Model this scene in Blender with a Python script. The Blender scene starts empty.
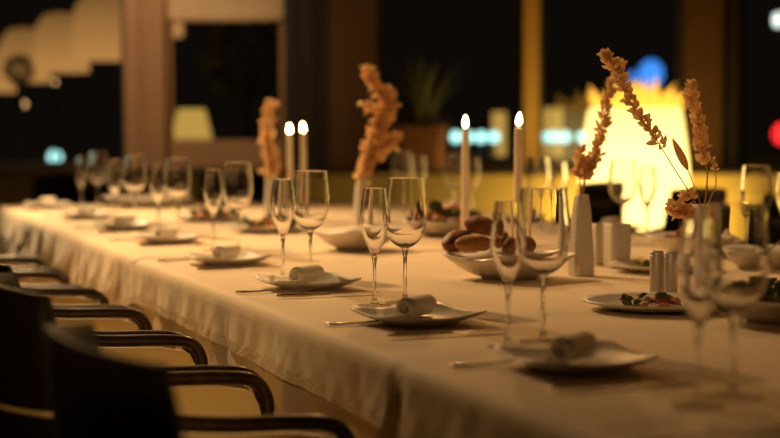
import bpy, bmesh, math, random
from mathutils import Vector, Matrix, noise
random.seed(7)
C = bpy.context.scene.collection
PI = math.pi
# ------------------------------------------------------------------ frame of the place
CAM_H, TOP = 1.07, 0.75
F, PITCH = 1600.0, math.atan(88/1600.0)
D = Vector((-.343, .939, 0)).normalized()      # along the table, away from the camera
N = Vector((D.y, -D.x, 0))                     # across the table, left edge to right edge
E0 = Vector((.185, 1.74, 0))
ROT = math.atan2(N.y, N.x)
W, S0, S1 = 1.80, -1.25, 5.45
def T(s, p, z=TOP):
    v = E0 + D*s + N*p
    return Vector((v.x, v.y, z))
def UD(px, py, Y):                              # point at depth Y
    u, v = (px-390)/F, -(py-219)/F
    d = Vector((u, math.cos(PITCH)+v*math.sin(PITCH), -math.sin(PITCH)+v*math.cos(PITCH)))
    return Vector((0,0,CAM_H)) + d*(Y/d.y)
def UZ(px, py, z=TOP):                          # point at height z
    u, v = (px-390)/F, -(py-219)/F
    d = Vector((u, math.cos(PITCH)+v*math.sin(PITCH), -math.sin(PITCH)+v*math.cos(PITCH)))
    return Vector((0,0,CAM_H)) + d*((z-CAM_H)/d.z)

# ------------------------------------------------------------------ materials
def mat(name, color, rough=.5, metal=0, bump=0, bscale=200, var=0, vscale=8, emis=None, estr=0, sss=0, coat=0, sheen=0, spec=None):
    m = bpy.data.materials.new(name); m.use_nodes = True
    nt = m.node_tree; b = nt.nodes['Principled BSDF']
    b.inputs['Base Color'].default_value = (*color, 1)
    b.inputs['Roughness'].default_value = rough
    b.inputs['Metallic'].default_value = metal
    if spec is not None: b.inputs['Specular IOR Level'].default_value = spec
    if coat: b.inputs['Coat Weight'].default_value = coat; b.inputs['Coat Roughness'].default_value = .12
    if sheen: b.inputs['Sheen Weight'].default_value = sheen
    if sss:
        b.inputs['Subsurface Weight'].default_value = sss
        b.inputs['Subsurface Radius'].default_value = (.02, .008, .003)
    if emis:
        b.inputs['Emission Color'].default_value = (*emis, 1); b.inputs['Emission Strength'].default_value = estr
    tc = nt.nodes.new('ShaderNodeTexCoord')
    nz = nt.nodes.new('ShaderNodeTexNoise'); nz.inputs['Scale'].default_value = vscale; nz.inputs['Detail'].default_value = 4
    nt.links.new(tc.outputs['Object'], nz.inputs['Vector'])
    rp = nt.nodes.new('ShaderNodeValToRGB')
    v = max(var, .02)
    rp.color_ramp.elements[0].position = .3; rp.color_ramp.elements[1].position = .7
    rp.color_ramp.elements[0].color = (*[c*(1-v) for c in color], 1)
    rp.color_ramp.elements[1].color = (*[min(1, c*(1+v)) for c in color], 1)
    nt.links.new(nz.outputs['Fac'], rp.inputs['Fac']); nt.links.new(rp.outputs['Color'], b.inputs['Base Color'])
    if bump:
        n2 = nt.nodes.new('ShaderNodeTexNoise'); n2.inputs['Scale'].default_value = bscale; n2.inputs['Detail'].default_value = 5
        nt.links.new(tc.outputs['Object'], n2.inputs['Vector'])
        bp = nt.nodes.new('ShaderNodeBump'); bp.inputs['Strength'].default_value = bump; bp.inputs['Distance'].default_value = .01
        nt.links.new(n2.outputs['Fac'], bp.inputs['Height']); nt.links.new(bp.outputs['Normal'], b.inputs['Normal'])
    return m
def wood(name, c1, c2, scale=6, rough=.3, coat=.4):
    m = mat(name, c1, rough, coat=coat)
    nt = m.node_tree; b = nt.nodes['Principled BSDF']
    tc = nt.nodes.new('ShaderNodeTexCoord'); wv = nt.nodes.new('ShaderNodeTexWave')
    wv.inputs['Scale'].default_value = scale; wv.inputs['Distortion'].default_value = 6; wv.inputs['Detail'].default_value = 3
    rp = nt.nodes.new('ShaderNodeValToRGB'); rp.color_ramp.elements[0].color = (*c1, 1); rp.color_ramp.elements[1].color = (*c2, 1)
    nt.links.new(tc.outputs['Object'], wv.inputs['Vector']); nt.links.new(wv.outputs['Fac'], rp.inputs['Fac'])
    nt.links.new(rp.outputs['Color'], b.inputs['Base Color'])
    return m
def emit(name, color, s, grad=None):
    m = bpy.data.materials.new(name); m.use_nodes = True; nt = m.node_tree; nt.nodes.clear()
    o = nt.nodes.new('ShaderNodeOutputMaterial'); e = nt.nodes.new('ShaderNodeEmission')
    e.inputs['Color'].default_value = (*color, 1); e.inputs['Strength'].default_value = s
    if grad:                                     # brightness along object height: list of (position, strength)
        tc = nt.nodes.new('ShaderNodeTexCoord'); sp = nt.nodes.new('ShaderNodeSeparateXYZ'); rp = nt.nodes.new('ShaderNodeValToRGB')
        nt.links.new(tc.outputs['Generated'], sp.inputs[0]); nt.links.new(sp.outputs['Z'], rp.inputs['Fac'])
        els = rp.color_ramp.elements
        while len(els) < len(grad): els.new(.5)
        for el, (p, k) in zip(els, grad): el.position = p; el.color = (k, k, k, 1)
        mu = nt.nodes.new('ShaderNodeMath'); mu.operation = 'MULTIPLY'; mu.inputs[1].default_value = s
        nt.links.new(rp.outputs['Color'], mu.inputs[0]); nt.links.new(mu.outputs[0], e.inputs['Strength'])
    nt.links.new(e.outputs[0], o.inputs[0]); return m
def glass(name, ior=1.45, tmix=.35, tint=(1,1,1), gloss=0):
    m = bpy.data.materials.new(name); m.use_nodes = True; nt = m.node_tree; nt.nodes.clear()
    o = nt.nodes.new('ShaderNodeOutputMaterial'); g = nt.nodes.new('ShaderNodeBsdfGlass'); t = nt.nodes.new('ShaderNodeBsdfTransparent')
    g.inputs['IOR'].default_value = ior; g.inputs['Roughness'].default_value = 0.0; g.inputs['Color'].default_value = (*tint, 1)
    mx = nt.nodes.new('ShaderNodeMixShader'); mx.inputs[0].default_value = tmix
    nt.links.new(g.outputs[0], mx.inputs[1]); nt.links.new(t.outputs[0], mx.inputs[2]); nt.links.new(mx.outputs[0], o.inputs[0])
    return m
def pane_mat():
    m = bpy.data.materials.new('window_glass'); m.use_nodes = True; nt = m.node_tree; nt.nodes.clear()
    o = nt.nodes.new('ShaderNodeOutputMaterial'); g = nt.nodes.new('ShaderNodeBsdfGlossy'); t = nt.nodes.new('ShaderNodeBsdfTransparent')
    g.inputs['Roughness'].default_value = .02; g.inputs['Color'].default_value = (.8, .8, .8, 1)
    mx = nt.nodes.new('ShaderNodeMixShader'); mx.inputs[0].default_value = .05
    nt.links.new(t.outputs[0], mx.inputs[1]); nt.links.new(g.outputs[0], mx.inputs[2]); nt.links.new(mx.outputs[0], o.inputs[0])
    return m
M = {}
M['cloth'] = mat('white_linen', (.84, .67, .46), .75, bump=.12, bscale=350, var=.03, sheen=.3)
M['hem'] = mat('linen_hem', (.88, .74, .54), .75, bump=.3, bscale=140, var=.05)
M['napkin'] = mat('napkin_linen', (.95, .88, .76), .8, bump=.2, bscale=300)
M['china'] = mat('white_china', (.66, .62, .57), .42, coat=.05)
M['steel'] = mat('polished_steel', (.75, .72, .68), .18, metal=1)
M['brushed'] = mat('brushed_steel', (.55, .50, .44), .45, metal=.4, bump=.05, bscale=60)
M['wax'] = mat('candle_wax', (.90, .78, .62), .45, sss=.5, emis=(1, .45, .15), estr=.06)  # faint emission added for the flame's glow in the wax
M['wick'] = mat('burnt_wick', (.02, .015, .01), .9)
M['flame'] = emit('candle_flame', (1, .62, .26), 75, [(0, .012), (.28, 1), (.8, 1), (1, .05)])
M['glass'] = glass('clear_glass', 1.48, 0)
M['footglass'] = glass('foot_glass', 1.48, .55)
M['bowlglass'] = glass('thin_bowl_glass', 1.55, 0)
M['pane'] = pane_mat()
M['darkwood'] = wood('dark_walnut', (.014, .006, .003), (.030, .012, .005), 7, .35, .25)
M['leather_dark'] = mat('dark_leather', (.010, .006, .004), .6, spec=.2, bump=.08, bscale=180)
M['leather_cream'] = mat('cream_leather', (.55, .42, .22), .5, bump=.06, bscale=120, var=.06)
M['leather_panel'] = mat('cream_panel_leather', (.80, .62, .32), .5, bump=.04, bscale=120, var=.05)
M['dry'] = mat('dried_leaf', (.92, .62, .34), .8, var=.2, vscale=40)
M['dry_pale'] = mat('dried_bleached_leaf', (.86, .60, .32), .85, var=.15, vscale=40)
M['dry_stem'] = mat('dried_stem', (.50, .26, .10), .8)
M['crust'] = mat('bread_crust', (.26, .10, .035), .6, bump=.5, bscale=30, var=.35, vscale=18)
M['crust2'] = mat('bread_crust_light', (.42, .20, .07), .6, bump=.4, bscale=30, var=.3, vscale=18)
M['orange_food'] = mat('roast_orange', (.70, .24, .05), .4, var=.3, vscale=30)
M['green_food'] = mat('salad_green', (.09, .12, .025), .5, var=.5, vscale=30)
M['red_food'] = mat('cured_red', (.36, .07, .04), .4, var=.3, vscale=30)
M['cream_food'] = mat('cheese_cream', (.82, .60, .28), .45, var=.1)
M['floor'] = mat('dark_carpet', (.035, .02, .012), .95, bump=.4, bscale=200, var=.3, vscale=3)
M['ceiling'] = mat('dim_plaster', (.30, .22, .15), .9, bump=.1)
M['wall'] = mat('olive_plaster', (.50, .37, .14), .85, bump=.1, bscale=60, var=.06)
M['sill'] = wood('dark_sill', (.03, .018, .01), (.05, .03, .016), 4, .4, .2)
M['tanframe'] = mat('tan_paint', (.52, .31, .17), .55, var=.04)
M['brownframe'] = mat('brown_paint', (.14, .066, .025), .6, var=.08)
M['darkframe'] = mat('dark_frame_paint', (.035, .028, .026), .5)
M['greyframe'] = mat('grey_frame_paint', (.10, .08, .07), .5)
M['yellowframe'] = mat('ochre_paint', (.75, .46, .12), .55, var=.04)
M['blind'] = mat('beige_blind', (.80, .62, .40), .8, var=.03)
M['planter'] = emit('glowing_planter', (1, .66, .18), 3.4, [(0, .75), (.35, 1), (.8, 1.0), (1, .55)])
M['glow_leaf'] = mat('glowing_foliage', (.6, .38, .05), .6, emis=(1, .52, .06), estr=2.0, var=.3)  # own emission stands in for the planter's light on its foliage
M['leaf'] = mat('dark_green_leaf', (.10, .10, .02), .5, var=.4)
M['pot'] = mat('brown_pot', (.22, .085, .03), .5, var=.1)
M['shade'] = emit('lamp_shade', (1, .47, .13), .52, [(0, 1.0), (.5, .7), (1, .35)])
M['blackout'] = mat('black_metal', (.01, .01, .01), .6)
M['lantern'] = emit('lantern_and_glow_box', (1, .60, .12), .55)
M['cyan'] = emit('cyan_light', (.40, .85, .78), 2.3)
M['blue'] = emit('blue_light', (.06, .30, 1), 1.25)
M['red'] = emit('red_light', (1, .02, .02), 4)
M['white'] = emit('white_light', (.8, .9, .8), 2.5)
M['amber'] = emit('amber_light', (1, .55, .2), 2.0)

for k in ('dry', 'dry_pale', 'glow_leaf'):
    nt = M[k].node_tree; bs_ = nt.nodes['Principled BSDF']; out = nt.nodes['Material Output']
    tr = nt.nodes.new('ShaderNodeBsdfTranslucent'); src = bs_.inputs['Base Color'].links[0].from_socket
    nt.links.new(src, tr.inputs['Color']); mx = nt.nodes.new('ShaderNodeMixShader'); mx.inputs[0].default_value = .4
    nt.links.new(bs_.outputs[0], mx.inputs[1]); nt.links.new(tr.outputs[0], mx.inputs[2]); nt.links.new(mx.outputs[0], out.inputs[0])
# ------------------------------------------------------------------ mesh helpers
def obj(name, bm, m, parent=None, smooth=True, label=None):
    bmesh.ops.recalc_face_normals(bm, faces=bm.faces[:])
    me = bpy.data.meshes.new(name); bm.to_mesh(me); bm.free()
    if smooth:
        for p in me.polygons: p.use_smooth = True
    me.materials.append(m)
    o = bpy.data.objects.new(name, me); C.objects.link(o)
    if parent is not None: o.parent = parent
    if label: o['label'] = label
    return o
def tag(o, label, cat, group=None, kind=None):
    o['label'] = label; o['category'] = cat
    if group: o['group'] = group
    if kind: o['kind'] = kind
    return o
def thing(name, label, cat, loc=(0,0,0), rz=0, group=None):
    o = bpy.data.objects.new(name, None); C.objects.link(o); o.empty_display_size = .05
    o.location = loc; o.rotation_euler = (0, 0, rz)
    return tag(o, label, cat, group)
def struct(name, bm, m, parent=None, smooth=False):
    o = obj(name, bm, m, parent, smooth)
    if parent is None: o['kind'] = 'structure'
    return o
def dup(root, loc, rz, label, group=None):
    r = root.copy(); C.objects.link(r); r.location = loc; r.rotation_euler = (0, 0, rz); r['label'] = label
    if group: r['group'] = group
    for ch in list(root.children):
        c = ch.copy(); C.objects.link(c); c.parent = r
        for g in ch.children:
            e = g.copy(); C.objects.link(e); e.parent = c
    return r
def box(bm, x0, x1, y0, y1, z0, z1, bev=0):
    r = bmesh.ops.create_cube(bm, size=1)
    for v in r['verts']:
        v.co = Vector(((x0+x1)/2+v.co.x*(x1-x0), (y0+y1)/2+v.co.y*(y1-y0), (z0+z1)/2+v.co.z*(z1-z0)))
    if bev:
        es = {e for v in r['verts'] for e in v.link_edges}
        bmesh.ops.bevel(bm, geom=list(es), offset=bev, segments=3, affect='EDGES', profile=.5)
    return bm
def lathe(bm, prof, seg=40, closed=False, squircle=None, rx=1, ry=1, cx=0, cy=0):
    rings = []
    for r, z in prof:
        if r < 1e-6: rings.append([bm.verts.new((cx, cy, z))]); continue
        ring = []
        for k in range(seg):
            a = 2*PI*k/seg; c, s = math.cos(a), math.sin(a)
            q = 1.0
            if squircle: q = (abs(c)**squircle+abs(s)**squircle)**(-1/squircle)
            ring.append(bm.verts.new((cx+r*c*q*rx, cy+r*s*q*ry, z)))
        rings.append(ring)
    pairs = list(zip(rings, rings[1:]))
    if closed: pairs.append((rings[-1], rings[0]))
    for a, b in pairs:
        if len(a) == 1 and len(b) == 1: continue
        for k in range(seg):
            k2 = (k+1) % seg
            if len(a) == 1: bm.faces.new((a[0], b[k], b[k2]))
            elif len(b) == 1: bm.faces.new((a[k], b[0], a[k2]))
            else: bm.faces.new((a[k], b[k], b[k2], a[k2]))
    return bm
def tube(bm, pts, rads, seg=10, rx=1.0, ry=1.0, cap=True):
    pts = [Vector(p) for p in pts]
    if not hasattr(rads, '__len__'): rads = [rads]*len(pts)
    rings = []; up = Vector((0, 0, 1))
    t0 = (pts[1]-pts[0]).normalized()
    if abs(t0.dot(up)) > .95: up = Vector((0, 1, 0))
    side = t0.cross(up).normalized()
    for i, p in enumerate(pts):
        t = (pts[min(i+1, len(pts)-1)]-pts[max(i-1, 0)]).normalized()
        side = (side-t*side.dot(t)).normalized(); nn = t.cross(side)
        rings.append([bm.verts.new(p+(side*math.cos(2*PI*k/seg)*rx+nn*math.sin(2*PI*k/seg)*ry)*rads[i]) for k in range(seg)])
    for a, b in zip(rings, rings[1:]):
        for k in range(seg): bm.faces.new((a[k], a[(k+1) % seg], b[(k+1) % seg], b[k]))
    if cap: bm.faces.new(rings[0]); bm.faces.new(rings[-1])
    return bm
def spline(pts, n=8):
    pts = [Vector(p) for p in pts]; out = []
    P = [pts[0]*2-pts[1]]+pts+[pts[-1]*2-pts[-2]]
    for i in range(1, len(P)-2):
        for k in range(n):
            t = k/n; a, b, c, d = P[i-1], P[i], P[i+1], P[i+2]
            out.append(.5*((2*b)+(c-a)*t+(2*a-5*b+4*c-d)*t*t+(3*b-a-3*c+d)*t**3))
    out.append(pts[-1]); return out
def B(): return bmesh.new()

# ------------------------------------------------------------------ setting
WY = 9.0; K = WY/F
def wx(px): return (px-390)*K
def wz(py): return CAM_H-(py-131)*K
struct('floor', box(B(), -6, 6, -2, 9.1, -.05, 0), M['floor'])
struct('ceiling', box(B(), -6, 6, -2, 9.1, 2.9, 2.95), M['ceiling'])
struct('wall_back', box(B(), -6, 6, WY, WY+.12, 0, .83), M['wall'])
struct('wall_back_header', box(B(), -6, 6, WY, WY+.12, 2.45, 2.9), M['wall'])['kind'] = 'structure'
struct('wall_left', box(B(), -6.1, -6, -2, 9.12, 0, 2.9), M['wall'])
struct('wall_right', box(B(), 6, 6.1, -2, 9.12, 0, 2.9), M['wall'])
b = B(); box(b, -6, 6, WY-.22, WY+.14, .83, .862, .008); struct('trim_1', b, M['sill'])
b = B(); box(b, -6, wx(-170), WY, WY+.12, .862, 2.45); box(b, wx(900), 6, WY, WY+.12, .862, 2.45); struct('trim_2', b, M['brownframe'])
def post(n, a, c, m, grooves=(), y0=WY-.03):
    b = B(); box(b, wx(a), wx(c), y0, WY+.12, .862, 2.45, .006)
    for g0, g1 in grooves: box(b, wx(g0), wx(g1), y0-.025, y0+.01, .862, 2.45, .006)
    struct(n, b, m)
post('trim_3', 127, 167, M['tanframe'], ((127, 143), (151, 167)), WY-.05)
post('trim_4', 285, 330, M['darkframe'], ((289, 296), (308, 315)))
post('trim_5', 330, 376, M['brownframe'], (), WY-.09)
post('trim_6', 522, 538, M['yellowframe'], (), WY-.05)
post('trim_7', 682, 719, M['brownframe'], (), WY-.09)
post('trim_8', 719, 740, M['darkframe'], ((724, 736),))
def window(n, a, c, railz, m):
    b = B()
    box(b, wx(a), wx(c), WY+.02, WY+.08, .862, railz, .005); box(b, wx(a), wx(c), WY+.02, WY+.08, 2.35, 2.45, .005)
    box(b, wx(a), wx(a)+.03, WY+.02, WY+.08, railz, 2.35, .004); box(b, wx(c)-.03, wx(c), WY+.02, WY+.08, railz, 2.35, .004)
    f = struct(n, b, m)
    b = B(); box(b, wx(a)+.03, wx(c)-.03, WY+.045, WY+.052, railz, 2.35); obj('window_pane', b, M['pane'], f, False)
    return f
window('window_1', -170, 127, .90, M['darkframe'])
window('window_2', 167, 285, 1.02, M['tanframe'])
window('window_3', 376, 522, .90, M['darkframe'])
window('window_4', 538, 682, .90, M['darkframe'])
window('window_5', 740, 900, .93, M['darkframe'])
bl = thing('roller_blind', 'beige roller blind pulled part way down behind left candles', 'blind', (0, 0, 0))
b = B(); box(b, wx(168), wx(284), WY-.002, WY+.012, wz(20), 2.36); obj('blind_fabric', b, M['blind'], bl, False)
b = B(); tube(b, [(wx(168), WY+.005, wz(21)), (wx(284), WY+.005, wz(21))], .011); obj('bottom_bar', b, M['tanframe'], bl)
# outside ground and night lights
struct('floor_terrace', box(B(), -14, 14, 9.14, 40, -.12, -.05), M['blackout'])
def light_ball(name, px, py, Y, r, m, label, group=None, shape=(1, 1, 1)):
    c = UD(px, py, Y); t = thing(name, label, 'light', (c.x, c.y, 0), 0, group)
    b = B(); bmesh.ops.create_icosphere(b, subdivisions=2, radius=r)
    for v in b.verts: v.co = Vector((v.co.x*shape[0], v.co.y*shape[1], v.co.z*shape[2]))
    bmesh.ops.translate(b, verts=b.verts[:], vec=(0, 0, c.z)); obj('lamp_globe', b, m, t)
    b = B(); lathe(b, [(0, -.05), (.034, -.05), (.034, 0), (.012, .02), (.012, c.z-r*.9*shape[2]), (0, c.z-r*.9*shape[2])], 10); obj('lamp_post', b, M['blackout'], t)
for px in (456, 468, 481, 494): light_ball('street_light', px, 137, 11.3, .042, M['cyan'], 'cyan street light outside, in the row seen between the two right candles', 'cyan lights between the right candles')
for px in (541, 553, 565, 583, 595): light_ball('street_light', px, 137, 11.3, .042, M['cyan'], 'cyan street light outside, in the row seen left of the glowing planter', 'cyan lights left of the planter')
light_ball('street_light', 55, 157, 20, .08, M['cyan'], 'lone cyan light outside the left window, low above the sill')
light_ball('sign_light', 651, 74, 22, .17, M['blue'], 'large blue light shining outside above the glowing planter', None, (1, .4, 1.15))
light_ball('sign_light', 633, 77, 22, .055, M['blue'], 'small blue light left of the large blue one, above the planter', None, (1, .4, 1.3))
light_ball('signal_light', 779, 134, 20, .07, M['red'], 'red light outside at the right edge of the picture', None, (1, 1, 1.8))
light_ball('street_light', 778, 20, 17, .05, M['white'], 'pale white light outside the rightmost window', None, (1, 1, 1.5))
light_ball('street_light', 24, 104, 16, .028, M['amber'], 'small amber light outside the left window, lower of two')
light_ball('street_light', 55, 82, 16, .02, M['amber'], 'small amber light outside the left window, upper of two')
# row of big shaded lamps beyond the left window
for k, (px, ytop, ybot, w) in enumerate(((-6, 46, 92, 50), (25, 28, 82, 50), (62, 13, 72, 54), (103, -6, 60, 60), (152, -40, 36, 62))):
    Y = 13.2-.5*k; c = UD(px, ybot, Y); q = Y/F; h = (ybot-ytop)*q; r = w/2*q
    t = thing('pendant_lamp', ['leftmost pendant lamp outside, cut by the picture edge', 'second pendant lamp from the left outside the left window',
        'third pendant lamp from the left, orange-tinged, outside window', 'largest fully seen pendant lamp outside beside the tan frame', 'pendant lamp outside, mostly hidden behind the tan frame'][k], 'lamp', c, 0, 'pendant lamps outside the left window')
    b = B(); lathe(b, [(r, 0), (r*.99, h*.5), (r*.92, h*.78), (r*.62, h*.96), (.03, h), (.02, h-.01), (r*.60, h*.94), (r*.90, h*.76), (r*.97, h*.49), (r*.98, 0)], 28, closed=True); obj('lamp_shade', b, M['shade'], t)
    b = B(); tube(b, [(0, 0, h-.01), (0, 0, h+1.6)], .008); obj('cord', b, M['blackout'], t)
# dark round bush outside
def bush(name, px, py, Y, r, label, m, cat='bush'):
    c = UD(px, py, Y); t = thing(name, label, cat, (c.x, c.y, -.05))
    b = B(); H = c.z+.05
    for i in range(420):
        d = Vector((random.gauss(0, 1), random.gauss(0, 1), random.gauss(0, 1))).normalized()*r*random.uniform(.75, 1)
        leaf(b, Vector((0, 0, H))+d, Vector((random.uniform(-1, 1), random.uniform(-1, 1), random.uniform(-1, 1))), r*.28, r*.14)
    obj('foliage', b, m, t)
    b = B(); tube(b, [(0, 0, 0), (.01, 0, H*.5), (0, 0, H-.3*r)], [.035, .03, .02]); obj('trunk', b, M['blackout'], t)
def leaf(b, p, d, L, w, fold=.25):
    d = d.normalized(); s = d.cross(Vector((random.uniform(-1, 1), random.uniform(-1, 1), random.uniform(-1, 1))))
    if s.length < 1e-4: s = d.orthogonal()
    s.normalize(); n = d.cross(s)
    v = [b.verts.new(p+d*L*a+s*w*c+n*w*e) for a, c, e in ((0, 0, 0), (.35, -.5, fold), (.7, -.38, fold*.8), (1, 0, 0), (.7, .38, fold*.8), (.35, .5, fold), (.4, 0, 0), (.7, 0, .05))]
    b.faces.new((v[0], v[1], v[6])); b.faces.new((v[0], v[6], v[5])); b.faces.new((v[1], v[2], v[7], v[6])); b.faces.new((v[6], v[7], v[4], v[5]))
    b.faces.new((v[2], v[3], v[7])); b.faces.new((v[7], v[3], v[4]))
bush('round_bush', 19, 70, 10.6, .10, 'small dark clipped bush outside the left window', M['leaf'])
bush('round_bush', 245, 62, 11.5, .30, 'large dark bush outside the window under the beige blind', M['leaf'])
# outdoor lantern, and two glowing boxes added for yellow reflections in the glass
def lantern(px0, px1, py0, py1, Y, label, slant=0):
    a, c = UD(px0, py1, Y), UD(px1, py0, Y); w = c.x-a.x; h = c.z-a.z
    t = thing('lantern_and_glow_box', label, 'lantern', ((a.x+c.x)/2, Y, a.z))
    b = B(); lathe(b, [(0, 0), (w/2, 0), (w/2*(1-slant), h), (0, h)], 24, squircle=6); obj('glow_body', b, M['lantern'], t, False)
    b = B(); lathe(b, [(0, -a.z-.05), (.1, -a.z-.05), (.1, -a.z), (.03, -a.z+.03), (.03, -.005), (w*.45, -.005), (w*.45, 0), (0, 0)], 16); obj('glow_stand', b, M['blackout'], t)
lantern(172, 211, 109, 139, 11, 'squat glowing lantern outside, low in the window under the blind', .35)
lantern(540, 562, 108, 156, 12, 'added glowing box outside for a yellow reflection between the ochre frame and the planter')
lantern(492, 506, 112, 156, 12.5, 'slim added glowing box outside for a yellow reflection between the two right candles')
# potted plant on sill
c = UD(420, 166, WY-.12)
t = thing('potted_plant', 'spiky green plant in a brown pot on the sill behind dried branches', 'plant', (c.x, c.y, .862))
b = B(); lathe(b, [(0, 0), (.125, 0), (.145, .21), (.15, .215), (.15, .235), (.135, .235), (.13, .2), (0, .2)], 32, squircle=8); obj('pot', b, M['pot'], t, False)
b = B()
for i in range(46):
    a = random.uniform(0, 2*PI); L = random.uniform(.28, .46); o = random.uniform(.08, .30); r0 = random.uniform(0, .05)
    dx, dy = math.cos(a), math.sin(a)*.35
    pts = spline([(dx*r0, dy*r0, .2), (dx*(r0+o*.3), dy*(r0+o*.3), .2+L*.5), (dx*(r0+o), dy*(r0+o), .2+L*.95)], 5)
    for p, q, w0, w1 in [(pts[j], pts[j+1], .014*(1-j/len(pts)), .014*(1-(j+1)/len(pts))) for j in range(len(pts)-1)]:
        s = Vector((-math.sin(a), math.cos(a), 0))
        b.faces.new([b.verts.new(v) for v in (p-s*w0, p+s*w0, q+s*w1, q-s*w1)])
obj('leaves', b, M['leaf'], t)
# glowing planter
PY = 8.25; c = UD(634, 165, PY)
t = thing('glowing_planter', 'tall glowing yellow planter with foliage made to glow, standing before the window', 'planter', (c.x, PY, 0))
q = PY/F
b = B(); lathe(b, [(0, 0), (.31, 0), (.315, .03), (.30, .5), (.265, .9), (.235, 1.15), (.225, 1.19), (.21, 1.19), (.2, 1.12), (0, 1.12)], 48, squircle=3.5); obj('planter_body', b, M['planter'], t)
b = B()
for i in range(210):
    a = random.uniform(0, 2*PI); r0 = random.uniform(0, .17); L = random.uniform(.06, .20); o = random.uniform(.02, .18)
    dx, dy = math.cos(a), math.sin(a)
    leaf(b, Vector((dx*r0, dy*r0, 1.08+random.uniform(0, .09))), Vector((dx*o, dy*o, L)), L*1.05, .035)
obj('foliage', b, M['glow_leaf'], t)

# ------------------------------------------------------------------ table and cloths
tb = thing('banquet_table', 'long banquet table hidden under white cloths', 'table', T((S0+S1)/2, W/2, 0), ROT)
b = B(); box(b, .012, W-.012, S0+.012, S1-.012, .715, .744, .004)
def tocenter(b, s=(S0+S1)/2, p=W/2):
    for v in b.verts: v.co = Vector((v.co.x-p, v.co.y-s, v.co.z))
tocenter(b); obj('tabletop', b, M['darkwood'], tb, False)
for p in (.12, W-.12):
    for s in (S0+.15, (S0+S1)/2, S1-.15):
        b = B(); tube(b, [(p, s, 0), (p, s, .715)], [.025, .032]); tocenter(b); obj('leg', b, M['darkwood'], tb)
def fold(u, seed, amp, d=0):
    v = 2.6*noise.noise(Vector((u*6.5, seed, .5)))+1.5*noise.noise(Vector((u*15+d*9, seed*2, d*4)))+.9*noise.noise(Vector((u*30-d*22, seed*3, d*10)))
    return amp*(v+.9)
def cloth(name, s0, s1, dl, dr, df, dn, z, seed, amp, label, hem=True, crease=None, flare=.10, droop=0):
    # a sheet laid over the table: dl/dr/df/dn = hanging length at left/right/far/near side
    def sheet(q0, q1, u0, u1, off=0, nq=None, step=.012):
        b = B()
        def samples(a, c, lo, hi):
            out = []; x = a
            while x < c-1e-6:
                out.append(x)
                near = (lo-.35 < x < lo+.05) or (hi-.05 < x < hi+.35)
                x += step if near else .12
            out.append(c); return out
        qs = samples(q0, q1, 0, W) if nq is None else [q0+(q1-q0)*i/nq for i in range(nq+1)]
        n = max(2, int((u1-u0)/.014)); us = [u0+(u1-u0)*i/n for i in range(n+1)]
        R = .019
        def edge(q):
            # arc-length q relative to the edge: (outward, down)
            if q <= -R: return (q, 0)
            if q < R*.57: a = (q+R)/R; a = min(a, PI/2); return (-R+R*math.sin(a), R*(1-math.cos(a)))
            return (0, R+q-R*.57)
        rows = []
        for u in us:
            row = []
            for q in qs:
                if q < W/2: o, d = edge(-q); p = -o; sg = -1
                else: o, d = edge(q-W); p = W+o; sg = 1
                s = u; d2 = 0
                if u > S1-.05: o2, d2 = edge(u-S1); s = S1+o2
                elif u < S0+.05: o2, d2 = edge(S0-u); s = S0-o2
                k = max(d, 0)
                wv = (fold(u, seed, amp, k)*min(1, k/.10)+k*flare)
                if crease is not None: wv -= min(1, k/.03)*.016*math.exp(-((u-crease)/.014)**2)
                p += sg*(max(wv, -.004 if k < .02 else .001)+off) if k > 0 else 0
                if d2 > 0:
                    s += (1 if u > 0 else -1)*(fold(p, seed+1, amp)*min(1, d2/.1)+d2*flare+amp*1.5*min(1, d2/.05))
                h = max(d, d2)+(droop*math.exp(-((u-s1)/.10)**2)*min(1, k/.1) if droop else 0)
                wr = .0007*noise.noise(Vector((u*5, q*5, seed)))*(1 if h == 0 else 0)
                row.append(b.verts.new((p, s, z-h+wr+(off if h < .01 else 0))))
            rows.append(row)
        for a, c in zip(rows, rows[1:]):
            for i in range(len(qs)-1): b.faces.new((a[i], a[i+1], c[i+1], c[i]))
        return b
    t = thing(name, label, 'tablecloth', T((s0+s1)/2, W/2, 0), ROT)
    b = sheet(-dl, W+dr, s0-dn, s1+df); tocenter(b, (s0+s1)/2); obj('cloth_sheet', b, M['cloth'], t)
    if hem:
        for a, c in ((-dl-.0005, -dl+.02), (W+dr-.02, W+dr+.0005)):
            b = sheet(a, c, s0-dn, s1+df, .0016, 4); tocenter(b, (s0+s1)/2); obj('hem', b, M['hem'], t)
    return t
cloth('tablecloth', S0, S1, .50, .50, .45, .45, .7465, 1.3, .0020, 'long plain underlay cloth hanging low beneath the shorter hemmed cloths', hem=False, flare=.01)
cloth('tablecloth', S0, 2.50, .092, .092, 0, .1, .7485, 4.0, .0030, 'near white top cloth with a stitched hem hanging short along the left', crease=.50, flare=.06, droop=.03)
cloth('tablecloth', 2.42, S1, .27, .27, .25, 0, .7505, 2.2, .0075, 'far white top cloth on the far half of the table, brightly lit at its end', flare=.07)

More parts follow.
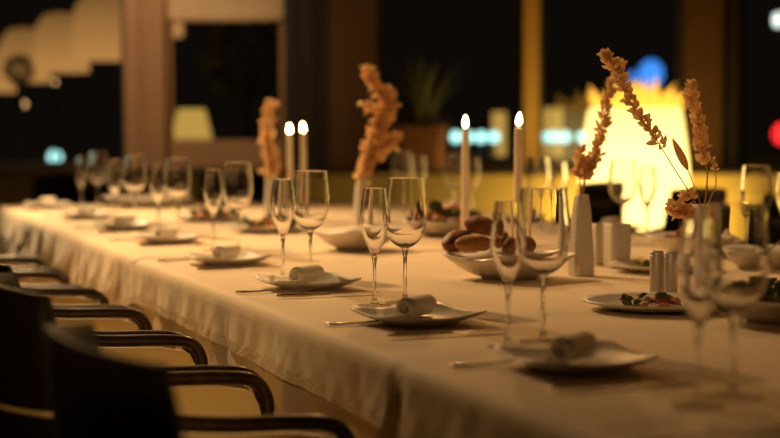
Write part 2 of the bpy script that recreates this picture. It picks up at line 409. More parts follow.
# ------------------------------------------------------------------ tableware
Zt = .7515   # standing height (on top of the near cloth) set per item below
def ztop(p):
    s = (p-E0).dot(D); return .7513 if s > 2.40 else .7494
def on(v, dz=0): return Vector((v.x, v.y, ztop(Vector((v.x, v.y, 0)))+dz))
def make_glass(name, cat, H, bz, foot_r, prof, stem_r):
    t = thing(name, '', cat)
    n = len(prof); outer = []; inner = []
    for i, (r, z) in enumerate(prof):
        a, c = prof[max(i-1, 0)], prof[min(i+1, n-1)]; dr, dz = c[0]-a[0], c[1]-a[1]; l = math.hypot(dr, dz)
        th = .0014+.0055*max(0, 1-i/15)**2
        outer.append((r, z)); inner.append((max(r-dz/l*th, .0004), z+dr/l*th))
    rr, rz = outer[-1]; hw = .0007
    rim = [(rr-hw+hw*math.cos(a), rz+hw*math.sin(a)) for a in (.1, .6, 1.1, PI/2, 2.05, 2.55, 3.05)]
    b = B(); lathe(b, [(0, outer[0][1])]+outer[1:-1]+[(outer[-1][0], rz-.0004)]+rim+[(rr-.0014, rz-.0004)]+inner[-2:0:-1]+[(0, inner[1][1])], 64); obj('bowl', b, M['bowlglass'], t)
    b = B(); lathe(b, [(0, .0031), (stem_r*2.6, .0045), (stem_r*1.35, .010), (stem_r, .022), (stem_r*.9, bz*.6), (stem_r*1.0, bz*.82), (stem_r*1.6, bz-.004), (stem_r*1.8, bz+.0002), (0, bz+.0002)], 20); obj('stem', b, M['glass'], t)
    b = B(); lathe(b, [(0, 0), (foot_r, 0), (foot_r+.0006, .0008), (foot_r, .0015), (foot_r*.5, .0022), (0, .003)], 48); obj('foot', b, M['footglass'], t)
    return t
def smoothprof(pts, n=5):
    v = spline([Vector((r, 0, z)) for r, z in pts], n); return [(max(p.x, .0005), p.z) for p in v]
wine0 = make_glass('wine_glass', 'wine glass', .233, .102, .037, smoothprof([(.0005, .102), (.012, .1045), (.027, .116), (.0375, .137), (.0408, .160), (.0395, .190), (.0350, .233)]), .0037)
flute0 = make_glass('champagne_flute', 'flute', .216, .092, .031, smoothprof([(.0005, .092), (.006, .096), (.0135, .110), (.0225, .135), (.0262, .156), (.0245, .185), (.0200, .216)]), .0032)
pairs = [ # px,py of wine foot ; px of flute ; place words
 ((733, 396.5), (698, 406), 'nearest pair, blurred at the right front'),
 ((543, 341.5), (508, 346.5), 'pair in front of the bread bowl'),
 ((405, 302.3), (374.5, 305.3), 'sharpest pair in the middle of the picture'),
 ((310.5, 276.5), (283, 279), 'pair just below the two left candles'),
 ((238, 249), (213.5, 251), 'fourth pair along the left side'),
 ((178, 233.2), (158.5, 235), 'pair right of the overlapping two farther pairs on the left'),
 ((135, 222.5), (115, 222.5), 'second farthest pair on the left side'),
 ((98, 209.3), (81.5, 210.3), 'farthest pair, at the far left end')]
first = [True]
def put_pair(pw, pf, words, a, c):
    g = 'wine glasses and flutes'
    if first[0]:
        wine0.location = pw; wine0['label'] = a+words; flute0.location = pf; flute0['label'] = c+words; first[0] = False
    else: dup(wine0, pw, random.uniform(0, 6), a+words); dup(flute0, pf, random.uniform(0, 6), c+words)
for (wp, fp, words) in pairs:
    put_pair(on(UZ(*wp)), on(UZ(*fp)), words, 'clear wine glass of the ', 'slim champagne flute of the ')
for s, p, words in ((1.93, 1.50, 'at the far right edge of the picture'), (2.64, 1.50, 'in front of the glowing planter'), (3.22, 1.50, 'behind the right of the two right candles'), (3.95, 1.50, 'behind the left of the two right candles'), (4.5, 1.50, 'farthest back, behind the tall dried branch')):
    put_pair(on(T(s, p)), on(T(s-.05, p+.055)), words, 'clear wine glass ', 'slim champagne flute ')

def dish(b, R, prof, exp=4.0, lift=0, th=.004, seg=64, rx=1, ry=1):
    # prof: (fraction, z) from centre out; lift raises the corners
    def ring(f, z, dz):
        out = []
        for k in range(seg):
            a = 2*PI*k/seg; c, s = math.cos(a), math.sin(a)
            q = (abs(c)**exp+abs(s)**exp)**(-1/exp); cf = abs(math.sin(2*a))**3
            out.append(b.verts.new((R*f*q*c*rx, R*f*q*s*ry, z+dz+lift*cf*f**3)))
        return out
    top = [ring(f, z, th) for f, z in prof if f > 0]; bot = [ring(f*1.0, z, 0) for f, z in prof if f > 0]
    for rs in (top, bot):
        for a, c in zip(rs, rs[1:]):
            for k in range(seg): b.faces.new((a[k], a[(k+1) % seg], c[(k+1) % seg], c[k]))
        b.faces.new(rs[0])
    for k in range(seg): b.faces.new((top[-1][k], top[-1][(k+1) % seg], bot[-1][(k+1) % seg], bot[-1][k]))
    return b
SQ = [(.02, .001), (.5, .001), (.62, .003), (.8, .008), (.93, .0125), (1, .0145)]
def make_plate():
    t = thing('side_plate', '', 'plate')
    b = B(); dish(b, .092, SQ, 6, .007, .0035); obj('plate_body', b, M['china'], t)
    b = B(); lathe(b, [(.045, 0), (.048, 0), (.048, .003), (.045, .003)], 40, closed=True, squircle=6); obj('foot_ring', b, M['china'], t)
    return t
def make_napkin():
    t = thing('rolled_napkin', '', 'napkin')
    b = B(); L = .068; turns = 2.7; n = 90; r0, r1, th = .003, .0187, .0038
    sec = []
    for i in range(n+1):
        a = turns*2*PI*i/n; r = r0+(r1-r0)*i/n; sec.append((a, r))
    cols = []
    nx = 8
    for j in range(nx+1):
        x = (j/nx-.5)*L
        squash = 1-.10*math.cos(j/nx*PI*2); row = []
        for side in (0, 1):
            for (a, r) in (sec if side == 0 else sec[::-1]):
                rr = (r+(th if side else 0))*(.94+.06*squash); skew = .004*math.sin(a*2+j)
                xx = x+.0035*math.sin(a*.5+1.0)+ (j/nx-.5)*skew
                row.append(b.verts.new((xx, rr*math.cos(a-1.2), max(-.0205, rr*math.sin(a-1.2)*.9))))
        cols.append(row)
    m = len(cols[0])
    for a, c in zip(cols, cols[1:]):
        for k in range(m): b.faces.new((a[k], a[(k+1) % m], c[(k+1) % m], c[k]))
    for row in (cols[0], cols[-1]):
        for k in range(n): b.faces.new((row[k], row[k+1], row[m-2-k], row[m-1-k]))
    for v in b.verts: v.co.z += .0205
    obj('napkin_cloth', b, M['napkin'], t); return t
def make_knife():
    t = thing('table_knife', '', 'knife')
    b = B(); tube(b, spline([(-.105, 0, .0045), (-.09, 0, .0045), (-.03, 0, .004), (.005, 0, .0038)], 5), [.0045]*5+[.0058]*5+[.0045]*6, 10, 1, .62); obj('handle', b, M['steel'], t)
    b = B(); pts = [(.0, .004), (.03, .0085), (.07, .0095), (.095, .008), (.108, .001)]
    lo = [(.0, -.004), (.03, -.0065), (.07, -.0065), (.095, -.0055), (.108, .001)]
    up = [b.verts.new((x, y, .0045)) for x, y in pts]+[b.verts.new((x, y, .0045)) for x, y in lo[-2::-1]]
    f = b.faces.new(up); r = bmesh.ops.extrude_face_region(b, geom=[f])
    for v in r['geom']:
        if isinstance(v, bmesh.types.BMVert): v.co.z -= .0018
    obj('blade', b, M['steel'], t, False); return t
def make_fork():
    t = thing('table_fork', '', 'fork')
    b = B(); tube(b, spline([(-.10, 0, .0035), (-.06, 0, .003), (0, 0, .004), (.035, 0, .007)], 5), [.0062]*4+[.0048]*5+[.0028]*7, 10, 1, .42); obj('handle', b, M['steel'], t)
    b = B(); box(b, .033, .055, -.011, .011, .0045, .0068, .0008)
    for k in range(4):
        y = -.0092+k*.0061; tube(b, [(.052, y, .0056), (.075, y, .004), (.092, y*.95, .0065)], [.0016, .0014, .0006], 6)
    obj('tines', b, M['steel'], t); return t
def make_spoon():
    t = thing('dessert_spoon', '', 'spoon')
    b = B(); tube(b, spline([(-.09, 0, .0035), (-.05, 0, .003), (.02, 0, .006), (.05, 0, .006)], 5), [.0055]*4+[.004]*5+[.0026]*7, 10, 1, .45); obj('handle', b, M['steel'], t)
    b = B(); lathe(b, [(0, 0), (.5, .06), (.85, .22), (1, .45), (.97, .47), (.8, .28), (.45, .12), (0, .06)], 24, rx=.026, ry=.017)
    for v in b.verts: v.co = Vector((v.co.x+.072, v.co.y, v.co.z*.018+.0005))
    obj('bowl', b, M['steel'], t); return t
plate0, nap0, knife0, fork0 = make_plate(), make_napkin(), make_knife(), make_fork()
used = {}
def place(root, loc, rz, label, group=None):
    if root.name not in used:
        used[root.name] = 1; root.location = loc; root.rotation_euler = (0, 0, rz); root['label'] = label
        if group: root['group'] = group
        return root
    return dup(root, loc, rz, label, group)
left = [((820, 462), 'setting at the right bottom corner'), ((575, 371), 'setting in front of the near glasses'), ((418, 326), 'setting below the sharp glasses'),
        ((308, 291), 'setting left of the sharp glasses'), ((228, 267), 'setting below the fourth glass pair'), ((168, 246), 'fourth farthest left setting'),
        ((125, 233), 'third farthest left setting'), ((88, 222), 'second farthest left setting'), ((48, 212), 'farthest, brightly lit left setting')]
jit = [.05, -.02, .20, .08, .05, 0, .05, -.05, 0]
for k, ((px, py), w) in enumerate(left):
    pos = on(UZ(px, py-3)); r = ROT+jit[k]
    place(plate0, pos+Vector((0, 0, .0005)), r, 'square white side plate of the '+w)
    place(nap0, pos+Vector((-.004, -.005, .0075)), math.radians(60+random.uniform(-6, 6) if k != 1 else 56), 'rolled white napkin on the plate of the '+w)
    kd = pos-D*.165+N*(-.01); place(knife0, on(kd, .0005), ROT+.02+random.uniform(-.03, .03), 'steel table knife right beside the plate of the '+w)
    kf = pos+D*.125-N*.045 if k not in (2, 3) else pos+D*.03-N*.128
    fr = ROT+.05
    if k in (1, 2, 3): kf = pos+D*.02-N*.10; kf = pos+D*.128-N*.055
    if k not in (1, 2, 3): place(fork0, on(kf, .0005), fr, 'steel table fork left beside the plate of the '+w)
for s, w in ((1.60, 'far side setting nearest the right edge'), (2.28, 'far side setting left of rightmost glasses'), (2.92, 'far side setting behind the white pots'), (3.6, 'far side setting beyond the candles'), (4.25, 'farthest setting on the far side')):
    pos = on(T(s, W-.19)); place(plate0, pos+Vector((0, 0, .0005)), ROT+random.uniform(-.1, .1), 'square white side plate of the '+w)
    place(nap0, pos+Vector((0, 0, .0075)), ROT+random.uniform(.5, 1.2), 'rolled white napkin on the plate of the '+w)
# dessert spoons whose handles show left of the plates
spoon0 = make_spoon()
for (px, py), w in (((338, 325.5), 'left of the plate below the sharp glasses'), ((246, 293), 'left of the plate beside the sharp glasses'), ((478, 367), 'left of the near blurred plate')):
    place(spoon0, on(UZ(px-12 if px == 478 else px, py)+N*.07), ROT, 'small dessert spoon lying '+w)

# serving dishes
def serving(name, px, py, R, prof, label, cat, exp=4, lift=0, rz=0, th=.004, rx=1, ry=1, depth=None):
    pos = on(UZ(px, py)); t = thing(name, label, cat, pos, rz)
    b = B(); dish(b, R, prof, exp, lift, th, rx=rx, ry=ry); obj('dish_body', b, M['china'], t)
    b = B(); lathe(b, [(R*.38, 0), (R*.42, 0), (R*.42, .004), (R*.38, .004)], 40, closed=True, squircle=exp if exp > 2 else None, rx=rx, ry=ry); obj('foot_ring', b, M['china'], t)
    return pos
BOWL = [(.02, .003), (.44, .003), (.58, .010), (.74, .020), (.88, .033), (1, .044)]
FLAT = [(.02, .003), (.62, .003), (.74, .007), (.9, .012), (1, .015)]
DEEP = [(.02, .003), (.5, .003), (.66, .015), (.85, .034), (1, .042)]
p_bread = serving('bread_bowl', 509, 278, .118, BOWL, 'square white bowl with raised corners holding bread, behind the near glasses', 'bowl', 5, .008, math.radians(42))
p_b2 = serving('serving_bowl', 356, 250, .100, BOWL, 'empty square white bowl behind the sharp middle glasses', 'bowl', 5, .008, math.radians(38))
p_s = serving('serving_dish', 447, 236, .125, DEEP, 'white dish of roast vegetables and salad below the left right-hand candle', 'dish', 4, .004, .4)
p_f = serving('dinner_plate', 654, 309, .128, FLAT, 'round plate of greens in front of the two metal shakers', 'plate', 2)
p_w = serving('dinner_plate', 660, 271, .115, FLAT, 'round white plate with cheese wedge behind the metal shakers', 'plate', 2)
p_g = serving('serving_bowl', 790, 320, .155, DEEP, 'large round bowl of leafy greens cut by the right picture edge', 'bowl', 2)
p_m = serving('serving_bowl', 690, 253, .115, BOWL, 'white bowl of red cured meat under the right dried branch', 'bowl', 2.5)
p_r = serving('serving_bowl', 762, 268, .11, BOWL, 'white round bowl right of the blurred near glasses', 'bowl', 2.5)
p_o = serving('dinner_plate', 270, 232, .13, FLAT, 'round plate of orange and green food behind the fourth glass pair', 'plate', 2)
p_o2 = serving('dinner_plate', 212, 221, .13, FLAT, 'round plate of roast food behind the farther left glasses', 'plate', 2)
p_l = serving('serving_tray', 148, 208, .12, DEEP, 'long white rectangular dish at the far end of the table', 'dish', 6, .002, ROT, rx=1.5, ry=.8)
# bread
def loaf(pos, L, r, m, label, rz, group='bread rolls in the square bowl', tilt=0):
    b = B(); bmesh.ops.create_icosphere(b, subdivisions=4, radius=1)
    for v in b.verts:
        c = v.co.copy(); n_ = 1+.07*noise.noise(c*1.8+Vector((L*90, r*70, 0)))
        cut = .05*max(0, 1-abs(math.sin(c.x*5))*3)*(1 if c.z > .3 else 0)
        v.co = Vector((c.x*L, c.y*r*(1-.12*c.x*c.x), max(c.z, -.75)*r*.82*(1-cut)))*n_
    o = obj('bread_roll', b, m); o.location = pos; o.rotation_euler = (0, tilt, rz)
    tag(o, label, 'bread', group)
loaf(UD(474, 244, 3.44), .043, .025, M['crust2'], 'light brown bread roll lying lowest at the front of the bowl', .25)
loaf(UD(457, 241, 3.53), .041, .029, M['crust'], 'dark bread roll leaning at the left rim of the bowl', .8, tilt=-.3)
loaf(UD(481, 226, 3.55), .038, .028, M['crust'], 'dark bread roll on top of the bread heap', -.2, tilt=.2)
loaf(UD(515, 247, 3.50), .043, .029, M['crust'], 'dark bread roll seen through the near flute', .5)
loaf(UD(498, 241, 3.62), .041, .029, M['crust'], 'brown bread roll at the back of the bowl', 1.2)
# food
def chunk(name, pos, size, m, label, cat, group, kind='chunk'):
    b = B()
    if kind == 'chunk':
        bmesh.ops.create_icosphere(b, subdivisions=2, radius=1)
        sd = random.uniform(0, 50); sx, sy, sz = random.uniform(.8, 1.5), random.uniform(.6, 1), random.uniform(.5, .8)
        for v in b.verts:
            c = v.co.copy(); v.co = Vector((c.x*sx, c.y*sy, c.z*sz))*size*(1+.25*noise.noise(c*1.6+Vector((sd, 0, 0))))
    elif kind == 'wedge':
        v = [b.verts.new(Vector(c)*size) for c in ((-1, -.6, -.5), (1, -.4, -.5), (-1, .6, -.5), (-.9, 0, .9), (.9, .2, .1))]
        for f in ((0, 1, 2), (0, 3, 4, 1), (1, 4, 2), (2, 4, 3), (0, 2, 3)): b.faces.new([v[i] for i in f])
        bmesh.ops.bevel(b, geom=b.edges[:], offset=size*.12, segments=2, affect='EDGES')
    elif kind == 'leaf':
        for i in range(5): leaf(b, Vector((random.uniform(-.3, .3)*size, random.uniform(-.3, .3)*size, 0)), Vector((random.uniform(-1, 1), random.uniform(-1, 1), random.uniform(.1, .6))), size*1.9, size*1.3, .35)
    elif kind == 'slice':
        n = 14; top = []; bot = []
        for k in range(n):
            a = 2*PI*k/n; r = size*(1+.15*math.sin(3*a+pos.x*40)); z = .35*size*math.sin(2*a)
            top.append(b.verts.new((r*math.cos(a), r*.7*math.sin(a), z+.002))); bot.append(b.verts.new((r*math.cos(a), r*.7*math.sin(a), z)))
        b.faces.new(top); b.faces.new(bot[::-1])
        for k in range(n): b.faces.new((top[k], bot[k], bot[(k+1) % n], top[(k+1) % n]))
    o = obj(name, b, m); o.location = pos; o.rotation_euler = (0, 0, random.uniform(0, 6)); tag(o, label, cat, group)
def heap(c, R, n, kinds, z0, h):
    for i in range(n):
        a = i*2.4+random.uniform(-.3, .3); r = R*math.sqrt((i+.3)/n); k = kinds[i % len(kinds)]
        hz = z0+h*(1-(r/R)**1.5)
        chunk(k[0], Vector((c.x+r*math.cos(a), c.y+r*math.sin(a), c.z+hz)), k[1]*random.uniform(.85, 1.15), k[2], k[3], k[4], k[5], k[6])
heap(p_s, .105, 30, [('roast_vegetable', .022, M['orange_food'], 'chunk of orange roast vegetable heaped in the white salad dish', 'vegetable', 'roast vegetables in the salad dish', 'chunk'),
    ('salad_leaf', .020, M['green_food'], 'green salad leaf heaped in the white dish below the candle', 'leaf', 'leaves in the salad dish', 'leaf'),
    ('roast_vegetable', .017, M['crust2'], 'browned roast vegetable in the white salad dish', 'vegetable', 'browned vegetables in the salad dish', 'chunk')], .035, .050)
heap(p_f, .065, 15, [('salad_leaf', .0105, M['green_food'], 'green leaf on the round plate before the shakers', 'leaf', 'leaves on the near round plate', 'leaf'),
    ('roast_vegetable', .008, M['crust2'], 'small orange piece on the round plate before the shakers', 'vegetable', 'orange pieces on the near round plate', 'chunk'),
    ('cured_meat', .015, M['red_food'], 'dark red slice on the round plate before the shakers', 'meat', 'slices on the near round plate', 'slice')], .010, .008)
chunk('toast_piece', UD(638, 302, 2.86)+Vector((0, 0, .0)), .014, M['crust2'], 'small toasted square on the round plate before the shakers', 'toast', None, 'wedge')
chunk('cheese_wedge', UD(646, 262, 3.68), .020, M['cream_food'], 'pale cheese wedge on the plate behind the metal shakers', 'cheese', None, 'wedge')
heap(p_w, .05, 6, [('salad_leaf', .015, M['green_food'], 'green leaf on the white plate behind the shakers', 'leaf', 'leaves on the plate behind the shakers', 'leaf'),
    ('cured_meat', .014, M['red_food'], 'red slice on the white plate behind the shakers', 'meat', 'slices on the plate behind the shakers', 'slice')], .010, .006)
heap(p_g, .11, 20, [('salad_leaf', .022, M['green_food'], 'green leaf in the large bowl at the right edge', 'leaf', 'leaves in the large right bowl', 'leaf'),
    ('salad_leaf', .018, M['leaf'], 'dark green leaf in the large bowl at the right edge', 'leaf', 'dark leaves in the large right bowl', 'leaf')], .02, .03)
heap(p_m, .07, 10, [('cured_meat', .022, M['red_food'], 'folded red meat slice in the bowl under the right branch', 'meat', 'meat slices in the white bowl', 'slice'),
    ('roast_vegetable', .015, M['red_food'], 'dark red piece in the bowl under the right branch', 'vegetable', 'red pieces in the white bowl', 'chunk')], .028, .028)
heap(p_o, .08, 12, [('roast_vegetable', .018, M['orange_food'], 'orange piece on the round plate behind the fourth glass pair', 'vegetable', 'orange pieces on the left round plate', 'chunk'),
    ('salad_leaf', .020, M['green_food'], 'green leaf on the round plate behind the fourth glass pair', 'leaf', 'leaves on the left round plate', 'leaf')], .014, .020)
heap(p_o2, .08, 12, [('salad_leaf', .022, M['green_food'], 'green leaf on the farther left food plate', 'leaf', 'leaves on the farther left plate', 'leaf'),
    ('roast_vegetable', .018, M['orange_food'], 'orange piece on the farther left food plate', 'vegetable', 'orange pieces on the farther left plate', 'chunk')], .014, .022)
# serving fork in right bowl
t = dup(fork0, p_r+Vector((.03, -.01, .052)), 2.4, 'serving fork resting in the white round bowl at the right edge'); t.rotation_euler = (0, -.45, .5)
# shakers
def shaker(px, py, label):
    t = thing('table_shaker', label, 'shaker', on(UZ(px, py)), 0, 'metal shakers')
    b = B(); lathe(b, [(0, 0), (.0125, 0), (.0132, .002), (.0132, .083), (.0128, .0845), (0, .0845)], 28); obj('shaker_body', b, M['brushed'], t)
    b = B(); lathe(b, [(.0129, .0846), (.0131, .090), (.0115, .0925), (0, .093)], 28); obj('shaker_cap', b, M['brushed'], t)
shaker(656.5, 299, 'slim metal shaker, left one of the touching two'); shaker(670.5, 300.5, 'slim metal shaker, right one of the touching two')
def cpot(px, py, w, h, label, rz):
    t = thing('ceramic_pot', label, 'pot', on(UZ(px, py)), rz, 'white ceramic pots')
    b = B(); lathe(b, [(0, 0), (w*.9, 0), (w*.95, .003), (w, h-.003), (w*.97, h), (w*.82, h), (w*.80, h*.9), (0, h*.9)], 48, squircle=8); obj('pot_body', b, M['china'], t)
cpot(600, 264, .020, .098, 'slim white ceramic pot right beside the white vase', .35); cpot(616.5, 267, .027, .104, 'wider white square ceramic pot right of the slim one', .35)
# vases
def vase(pos, label, h=.18):
    t = thing('ceramic_vase', label, 'vase', pos, ROT, 'white tapering vases')
    b = B(); lathe(b, [(0, 0), (.0235, 0), (.025, .002), (.0238, h*.3), (.018, h*.8), (.0135, h-.002), (.0125, h), (.0095, h), (.0095, h-.03), (0, h-.03)], 48, squircle=5); obj('vase_body', b, M['china'], t)
    return pos
v1 = vase(on(UZ(581, 275)), 'white tapering vase standing left of the ceramic pots')
v2 = vase(on(UZ(700, 297)), 'white tapering vase behind the blurred near flute')
v3 = vase(on(UZ(362, 237)), 'white tapering vase behind the sharp flute, with tall branch')
v4 = vase(on(UZ(272, 219)), 'white tapering vase left of the two left candles')
def branch(name, label, vpos, paths, m, lsize, lw, dens, start=.35, cluster=1, jitter=.0, depth=0, stem_r=.0016):
    # paths: pixel polylines at the depth of the vase
    t = thing(name, label, 'dried branch', vpos); bs, bl_ = B(), B()
    for path, st, ls in paths:
        Y = vpos.y; pts = [Vector((0, 0, .155))]+[UD(px, py, Y+depth*random.uniform(-1, 1))-vpos for px, py in path]
        pts = spline(pts, 10); n = len(pts); tube(bs, pts, [stem_r*(1-.7*i/n) for i in range(n)], 6)
        for i, p in enumerate(pts[:-1]):
            if i/n < st: continue
            d = (pts[i+1]-p)
            for k in range(dens):
                q = p+d*random.random(); fr = i/n
                out = Vector((random.uniform(-1, 1), random.uniform(-1, 1), random.uniform(-.2, .7))).normalized()
                out = (out+d.normalized()*.55).normalized()
                L = lsize*ls*random.uniform(.65, 1.2)*(1-.35*fr)
                leaf(bl_, q+out*.001+Vector((random.gauss(0, jitter), random.gauss(0, jitter), random.gauss(0, jitter))), out, L, L*lw, .3)
    obj('stem', bs, M['dry_stem'], t); obj('leaves', bl_, m, t)
branch('dried_branch', 'long dried leafy branch leaning far left out of the hidden right vase', v2,
       [([(694, 200), (672, 165), (652, 133), (634, 108), (622, 82), (611, 62), (605, 55)], .34, 1.0)], M['dry'], .026, .62, 4, jitter=.0015)
branch('dried_branch', 'upright dried leafy branch above the right bowl, tip below the brown pilaster', v2+Vector((.003, .003, 0)),
       [([(706, 195), (707, 170), (701, 145), (698, 120), (692, 100), (693, 84)], .36, 1.15), ([(712, 195), (716, 185), (715, 170), (712, 160)], .7, .5)], M['dry'], .024, .62, 3, jitter=.001)
branch('dried_leaf_sprig', 'short dried sprig of broad leaves at the mouth of the right vase', v2+Vector((-.003, -.003, 0)),
       [([(692, 206), (684, 214), (676, 210)], .5, 1.6), ([(693, 200), (688, 196)], .5, 1.0)], M['dry_pale'], .026, .6, 3)
branch('dried_branch', 'dense dried branch rising from the vase left of the ceramic pots', v1,
       [([(584, 180), (590, 165), (598, 148), (602, 130), (606, 108), (610, 92), (616, 74), (622, 64)], .12, 1.0), ([(586, 178), (592, 168), (600, 155)], .3, .8)], M['dry'], .024, .62, 3, jitter=.002)
branch('dried_seed_pod', 'dried stalk of oval pods, left of the dense branch in same vase', v1+Vector((-.002, .002, 0)),
       [([(580, 185), (580, 172), (581, 160), (582, 149)], .3, 1.15)], M['dry'], .024, .6, 2)
branch('dried_branch', 'tall pale blurred dried branch left of the potted plant', v3,
       [([(364, 170), (370, 145), (378, 122), (384, 104), (380, 92), (372, 82), (367, 70)], .05, 1.0), ([(374, 160), (384, 150), (392, 142), (396, 138)], .2, .9), ([(366, 165), (376, 130), (371, 112), (366, 106)], .72, .8), ([(364, 172), (374, 150), (386, 124), (391, 104), (388, 92)], .25, .9)], M['dry_pale'], .026, .8, 9, jitter=.007, stem_r=.003)
branch('dried_branch', 'pale blurred dried branch left of the two left candles', v4,
       [([(272, 172), (270, 158), (267, 140), (268, 120), (270, 103)], .02, 1.0), ([(274, 170), (268, 150), (266, 132), (272, 104)], .1, 1.0)], M['dry_pale'], .028, .8, 9, jitter=.007, stem_r=.004)
# bunny tail grass
t = thing('bunny_tail_grass', 'fluffy bunny tail grass head beside the right dried branches', 'dried grass', v2+Vector((0, .002, 0)))
pts = spline([Vector((0, 0, .155))]+[UD(px, py, v2.y)-v2 for px, py in ((699, 198), (692, 180), (688, 170))], 6)
b = B(); tube(b, pts, .0009, 6); obj('stem', b, M['dry_stem'], t)
b = B(); a0, a1 = pts[-1], UD(673, 139, v2.y)-v2; ax = (a1-a0)
tube(b, [a0+ax*k/8 for k in range(9)], [.0015, .005, .0072, .0078, .0078, .007, .0055, .0035, .001], 14)
for i in range(420):
    f = random.random(); r = [.0015, .005, .0072, .0078, .0078, .007, .0055, .0035, .001][int(f*8)]; d = Vector((random.uniform(-1, 1), random.uniform(-1, 1), random.uniform(-1, 1))).normalized()
    p = a0+ax*f+d*r*.8; e = (d+ax.normalized()*1.3).normalized(); s = e.orthogonal().normalized()*.0003
    b.faces.new([b.verts.new(v) for v in (p-s, p+s, p+e*.0065)])
obj('seed_head', b, M['dry_pale'], t)
# candles
def candle(px, ytip, Y, words, lean=0):
    top = UD(px, ytip, Y); base = Vector((top.x, top.y, .7508 if (top-E0).dot(D) > 2.40 else .749))
    h = thing('candle_holder', 'small glass holder under the '+words, 'candle holder', base)
    b = B(); lathe(b, [(0, 0), (.032, 0), (.034, .003), (.03, .008), (.012, .014), (.010, .03), (.0155, .038), (.0165, .055), (.0125, .055), (.0115, .045), (0, .045)], 32); obj('holder_body', b, M['glass'], h)
    t = thing('taper_candle', words[0].upper()*0+words, 'candle', base+Vector((0, 0, .0455)))
    H = top.z-t.location.z
    b = B(); prof = [(0, 0), (.0112, 0), (.0114, .01)]+[(.0114-.0022*i/6, .01+(H-.014)*i/6) for i in range(1, 7)]+[(.0082, H-.001), (.006, H-.002), (0, H-.004)]
    lathe(b, prof, 24); obj('wax_body', b, M['wax'], t)
    b = B(); tube(b, [(0, 0, H-.006), (.0004, 0, H+.004), (.0015, 0, H+.009)], .0008, 6); obj('wick', b, M['wick'], t)
    b = B(); fp = [(0, 0), (.0030, .002), (.0056, .007), (.0066, .012), (.0060, .018), (.0040, .025), (.0018, .031), (0, .035)]
    lathe(b, fp, 20)
    for v in b.verts: v.co = Vector((v.co.x+lean*v.co.z, v.co.y, v.co.z+H+.002))
    obj('flame', b, M['flame'], t)
candle(518.5, 127, 3.9, 'lit white taper candle farthest right, before the ochre frame', .08)
candle(465.5, 129, 4.2, 'lit white taper candle left of the cyan lights', 0)
candle(303.5, 133, 5.55, 'lit white taper candle, right one of the close left two', -.12)
candle(289.5, 134, 5.72, 'lit white taper candle, left one of the close left two', 0)

# ------------------------------------------------------------------ chairs
def ribbon_back(z0, z1f, x_off, th, y_half, bulge, nz=10, ny=24, crown=0, lean=.10):
    """curved shell: plan is a shallow U opening to +x"""
    b = B()
    def pt(u, w, off):
        y = u*y_half; x = x_off+bulge*abs(u)**2.6; ztop = z1f+crown*(1-u*u)
        z = z0+(ztop-z0)*w; x -= lean*(z-z0)
        nx, ny_ = -1, bulge*2.6*abs(u)**1.6*(1 if u > 0 else -1)/y_half
        l = math.hypot(nx, ny_)
        edge = 1-.5*max(0, (w-.9)/.1)**2
        return Vector((x-nx/l*off*edge, y-ny_/l*off*edge, z))
    g = [[[b.verts.new(pt(-1+2*i/ny, j/nz, o*th)) for j in range(nz+1)] for i in range(ny+1)] for o in (0, 1)]
    for s in (0, 1):
        for i in range(ny):
            for j in range(nz): b.faces.new((g[s][i][j], g[s][i+1][j], g[s][i+1][j+1], g[s][i][j+1]))
    for i in range(ny):
        for j in (0, nz): b.faces.new((g[0][i][j], g[0][i+1][j], g[1][i+1][j], g[1][i][j]))
    for j in range(nz):
        for i in (0, ny): b.faces.new((g[0][i][j], g[0][i][j+1], g[1][i][j+1], g[1][i][j]))
    return b
def make_chair():
    t = thing('armchair', '', 'armchair')
    hw = .235
    b = B(); box(b, -.20, .20, -.195, .195, .30, .36, .01); obj('seat_frame', b, M['darkwood'], t)
    b = B(); box(b, -.19, .205, -.19, .19, .36, .455, .032); obj('seat', b, M['leather_cream'], t)
    obj('backrest', ribbon_back(.33, .85, -.215, .024, .188, .07, crown=.012), M['leather_dark'], t, label='dark outer shell of the back')
    obj('back_cushion', ribbon_back(.46, .77, -.19, .03, .165, .055, crown=.012), M['leather_dark'], t)
    b = B()
    for k in range(25):
        pass
    pts = []
    for i in range(25):
        u = -1+2*i/24; pts.append(Vector((-.222+.07*abs(u)**2.6-.10*.36, u*.19, .69)))
    tube(b, pts, .004, 6); obj('piping', b, M['leather_cream'], t)
    for sg in (-1, 1):
        y = sg*(hw-.018)
        b = B(); path = spline([(-.175, y-sg*.03, .702), (-.10, y-sg*.012, .684), (.03, y, .668), (.14, y, .664), (.198, y, .656), (.221, y, .628), (.224, y, .58), (.224, y, .50), (.218, y, .36)], 6)
        tube(b, path, .013, 14, 1.0, .9); obj('arm_frame', b, M['darkwood'], t)
        b = B(); outl = [(-.19, .37), (.208, .37), (.211, .55), (.210, .610), (.195, .640), (.14, .650), (.03, .654), (-.10, .669), (-.165, .680)]
        f = b.faces.new([b.verts.new((x, y-.012, z)) for x, z in outl]); r = bmesh.ops.extrude_face_region(b, geom=[f])
        for v in r['geom']:
            if isinstance(v, bmesh.types.BMVert): v.co.y += .024
        bmesh.ops.bevel(b, geom=[e for e in b.edges], offset=.005, segments=2, affect='EDGES'); obj('arm_panel', b, M['leather_panel'], t, False)
        b = B(); tube(b, [(.19, sg*.18, .31), (.198, sg*.19, 0)], [.02, .013], 12); obj('leg', b, M['darkwood'], t)
        b = B(); tube(b, [(-.17, sg*.17, .31), (-.20, sg*.18, 0)], [.02, .013], 12); obj('leg', b, M['darkwood'], t)
    return t
chair0 = make_chair()
cg = 'dark armchairs'
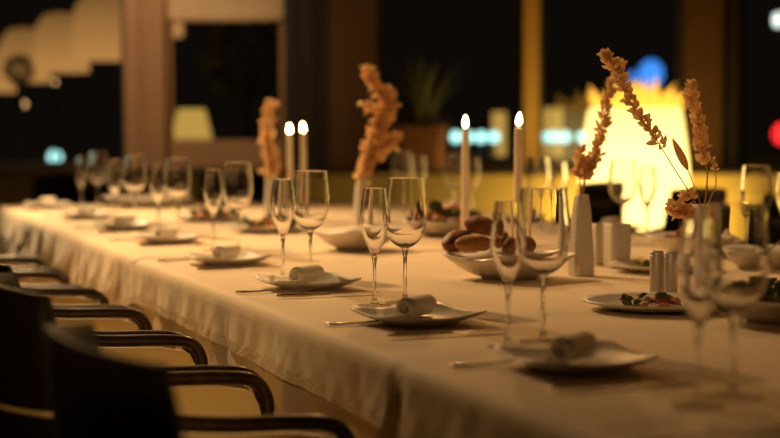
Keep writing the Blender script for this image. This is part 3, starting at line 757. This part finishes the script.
sp = [(.09, -.27, .03, 'nearest dark armchair with curved back, at the bottom left'), (.77, -.278, 0, 'second nearest dark armchair, its back at the left edge'),
      (1.27, -.27, 0, 'third dark armchair on the left, cream arm panel before the cloth'), (1.775, -.275, 0, 'fourth armchair along the left side of table'),
      (2.28, -.28, 0, 'fifth armchair along the left side, near the cloth corner'), (2.80, -.297, 0, 'sixth armchair along the left side'), (3.35, -.28, 0, 'seventh armchair along the left side, mostly beyond the frame'),
      (3.9, -.28, 0, 'eighth armchair along the left side, hidden at the picture edge')]
for s, p, r, w in sp[:7]: place(chair0, T(s, p, 0), ROT+r, w)
for s, w in ((4.32, 'dark armchair across the table, left of the bright gap'), (3.56, 'dark armchair across the table, right of the bright gap'), (2.90, 'dark armchair across the table at the right picture edge'), (2.2, 'dark armchair across the table, partly beyond the right edge')):
    place(chair0, T(s, W+.31, 0), ROT+PI, w)
for p, w in ((.42, 'armchair at the far table end, behind the farthest left glasses'), (1.22, 'armchair at the far table end, behind the far candles')):
    place(chair0, T(S1+.42, p, 0), ROT-PI/2, w)

# ------------------------------------------------------------------ lights
def area(loc, target, size, power, col, sy=None):
    l = bpy.data.lights.new('warm_area', 'AREA'); l.size = size; l.energy = power; l.color = col
    if sy: l.shape = 'RECTANGLE'; l.size_y = sy
    o = bpy.data.objects.new('warm_area_light', l); C.objects.link(o); o.location = loc
    o.rotation_euler = (Vector(target)-Vector(loc)).to_track_quat('-Z', 'Y').to_euler(); return o
def spot(loc, target, power, col, ang, blend=.8, r=.15):
    l = bpy.data.lights.new('warm_spot', 'SPOT'); l.energy = power; l.color = col; l.spot_size = math.radians(ang); l.spot_blend = blend; l.shadow_soft_size = r
    o = bpy.data.objects.new('warm_spot_light', l); C.objects.link(o); o.location = loc
    o.rotation_euler = (Vector(target)-Vector(loc)).to_track_quat('-Z', 'Y').to_euler(); return o
WARM = (1, .49, .155)
spot((-1.75, 6.9, 2.5), (-1.1, 5.6, .75), 430, (1, .65, .30), 80, .9, .05)
spot((-1.25, 4.9, 2.6), (-.35, 3.9, .75), 200, (1, .58, .23), 78, 1, .05)
spot((.1, 7.6, 2.75), (.2, 4.6, .75), 90, WARM, 95, 1, .05)
spot((2.3, 4.6, 2.7), (.8, 3.2, .75), 38, (1, .46, .13), 100, 1, .05)
spot((-.5, -.4, 2.1), (.66, 3.3, 1.02), 105, (1, .54, .20), 17, 1, .05)  # unseen spot added near the camera to brighten the vases and branches
spot((-.15, -.4, 1.55), T(1.42, -.12, .60), 100, (1, .58, .20), 13, .9, .03)  # added unseen lamp behind the camera, aimed at the chair arm panels
spot((-1.6, 7.2, 2.8), (-1.5, 9, 1.45), 88, (1, .66, .36), 75, 1, .1)  # unseen lamp added to brighten the tan frame and blind
def point(loc, power, col, r=.05):
    l = bpy.data.lights.new('glow', 'POINT'); l.energy = power; l.color = col; l.shadow_soft_size = r
    o = bpy.data.objects.new('glow_light', l); C.objects.link(o); o.location = loc
for x in (1.05, 1.75): point((x, 8.72, .55), 9, (1, .62, .10))  # unseen lamps added between planter and wall to brighten the wall
w = bpy.data.worlds.new('night'); bpy.context.scene.world = w; w.use_nodes = True
w.node_tree.nodes['Background'].inputs[0].default_value = (1, .7, .45, 1); w.node_tree.nodes['Background'].inputs[1].default_value = .004
# ------------------------------------------------------------------ camera
cd = bpy.data.cameras.new('camera'); cam = bpy.data.objects.new('camera', cd); C.objects.link(cam)
cam.location = (0, 0, CAM_H); cam.rotation_euler = (PI/2-PITCH, 0, 0)
cd.sensor_width = 36; cd.lens = F/780*36; cd.clip_end = 200
cd.dof.use_dof = True; cd.dof.focus_distance = 3.0; cd.dof.aperture_fstop = cd.lens/1000/.030
sc = bpy.context.scene; sc.camera = cam
sc.view_settings.view_transform = 'Standard'; sc.view_settings.look = 'None'; sc.view_settings.exposure = 0
sc.cycles.use_denoising = True; sc.cycles.transmission_bounces = 16; sc.cycles.max_bounces = 20; sc.cycles.transparent_max_bounces = 24
sc.cycles.sample_clamp_indirect = 6
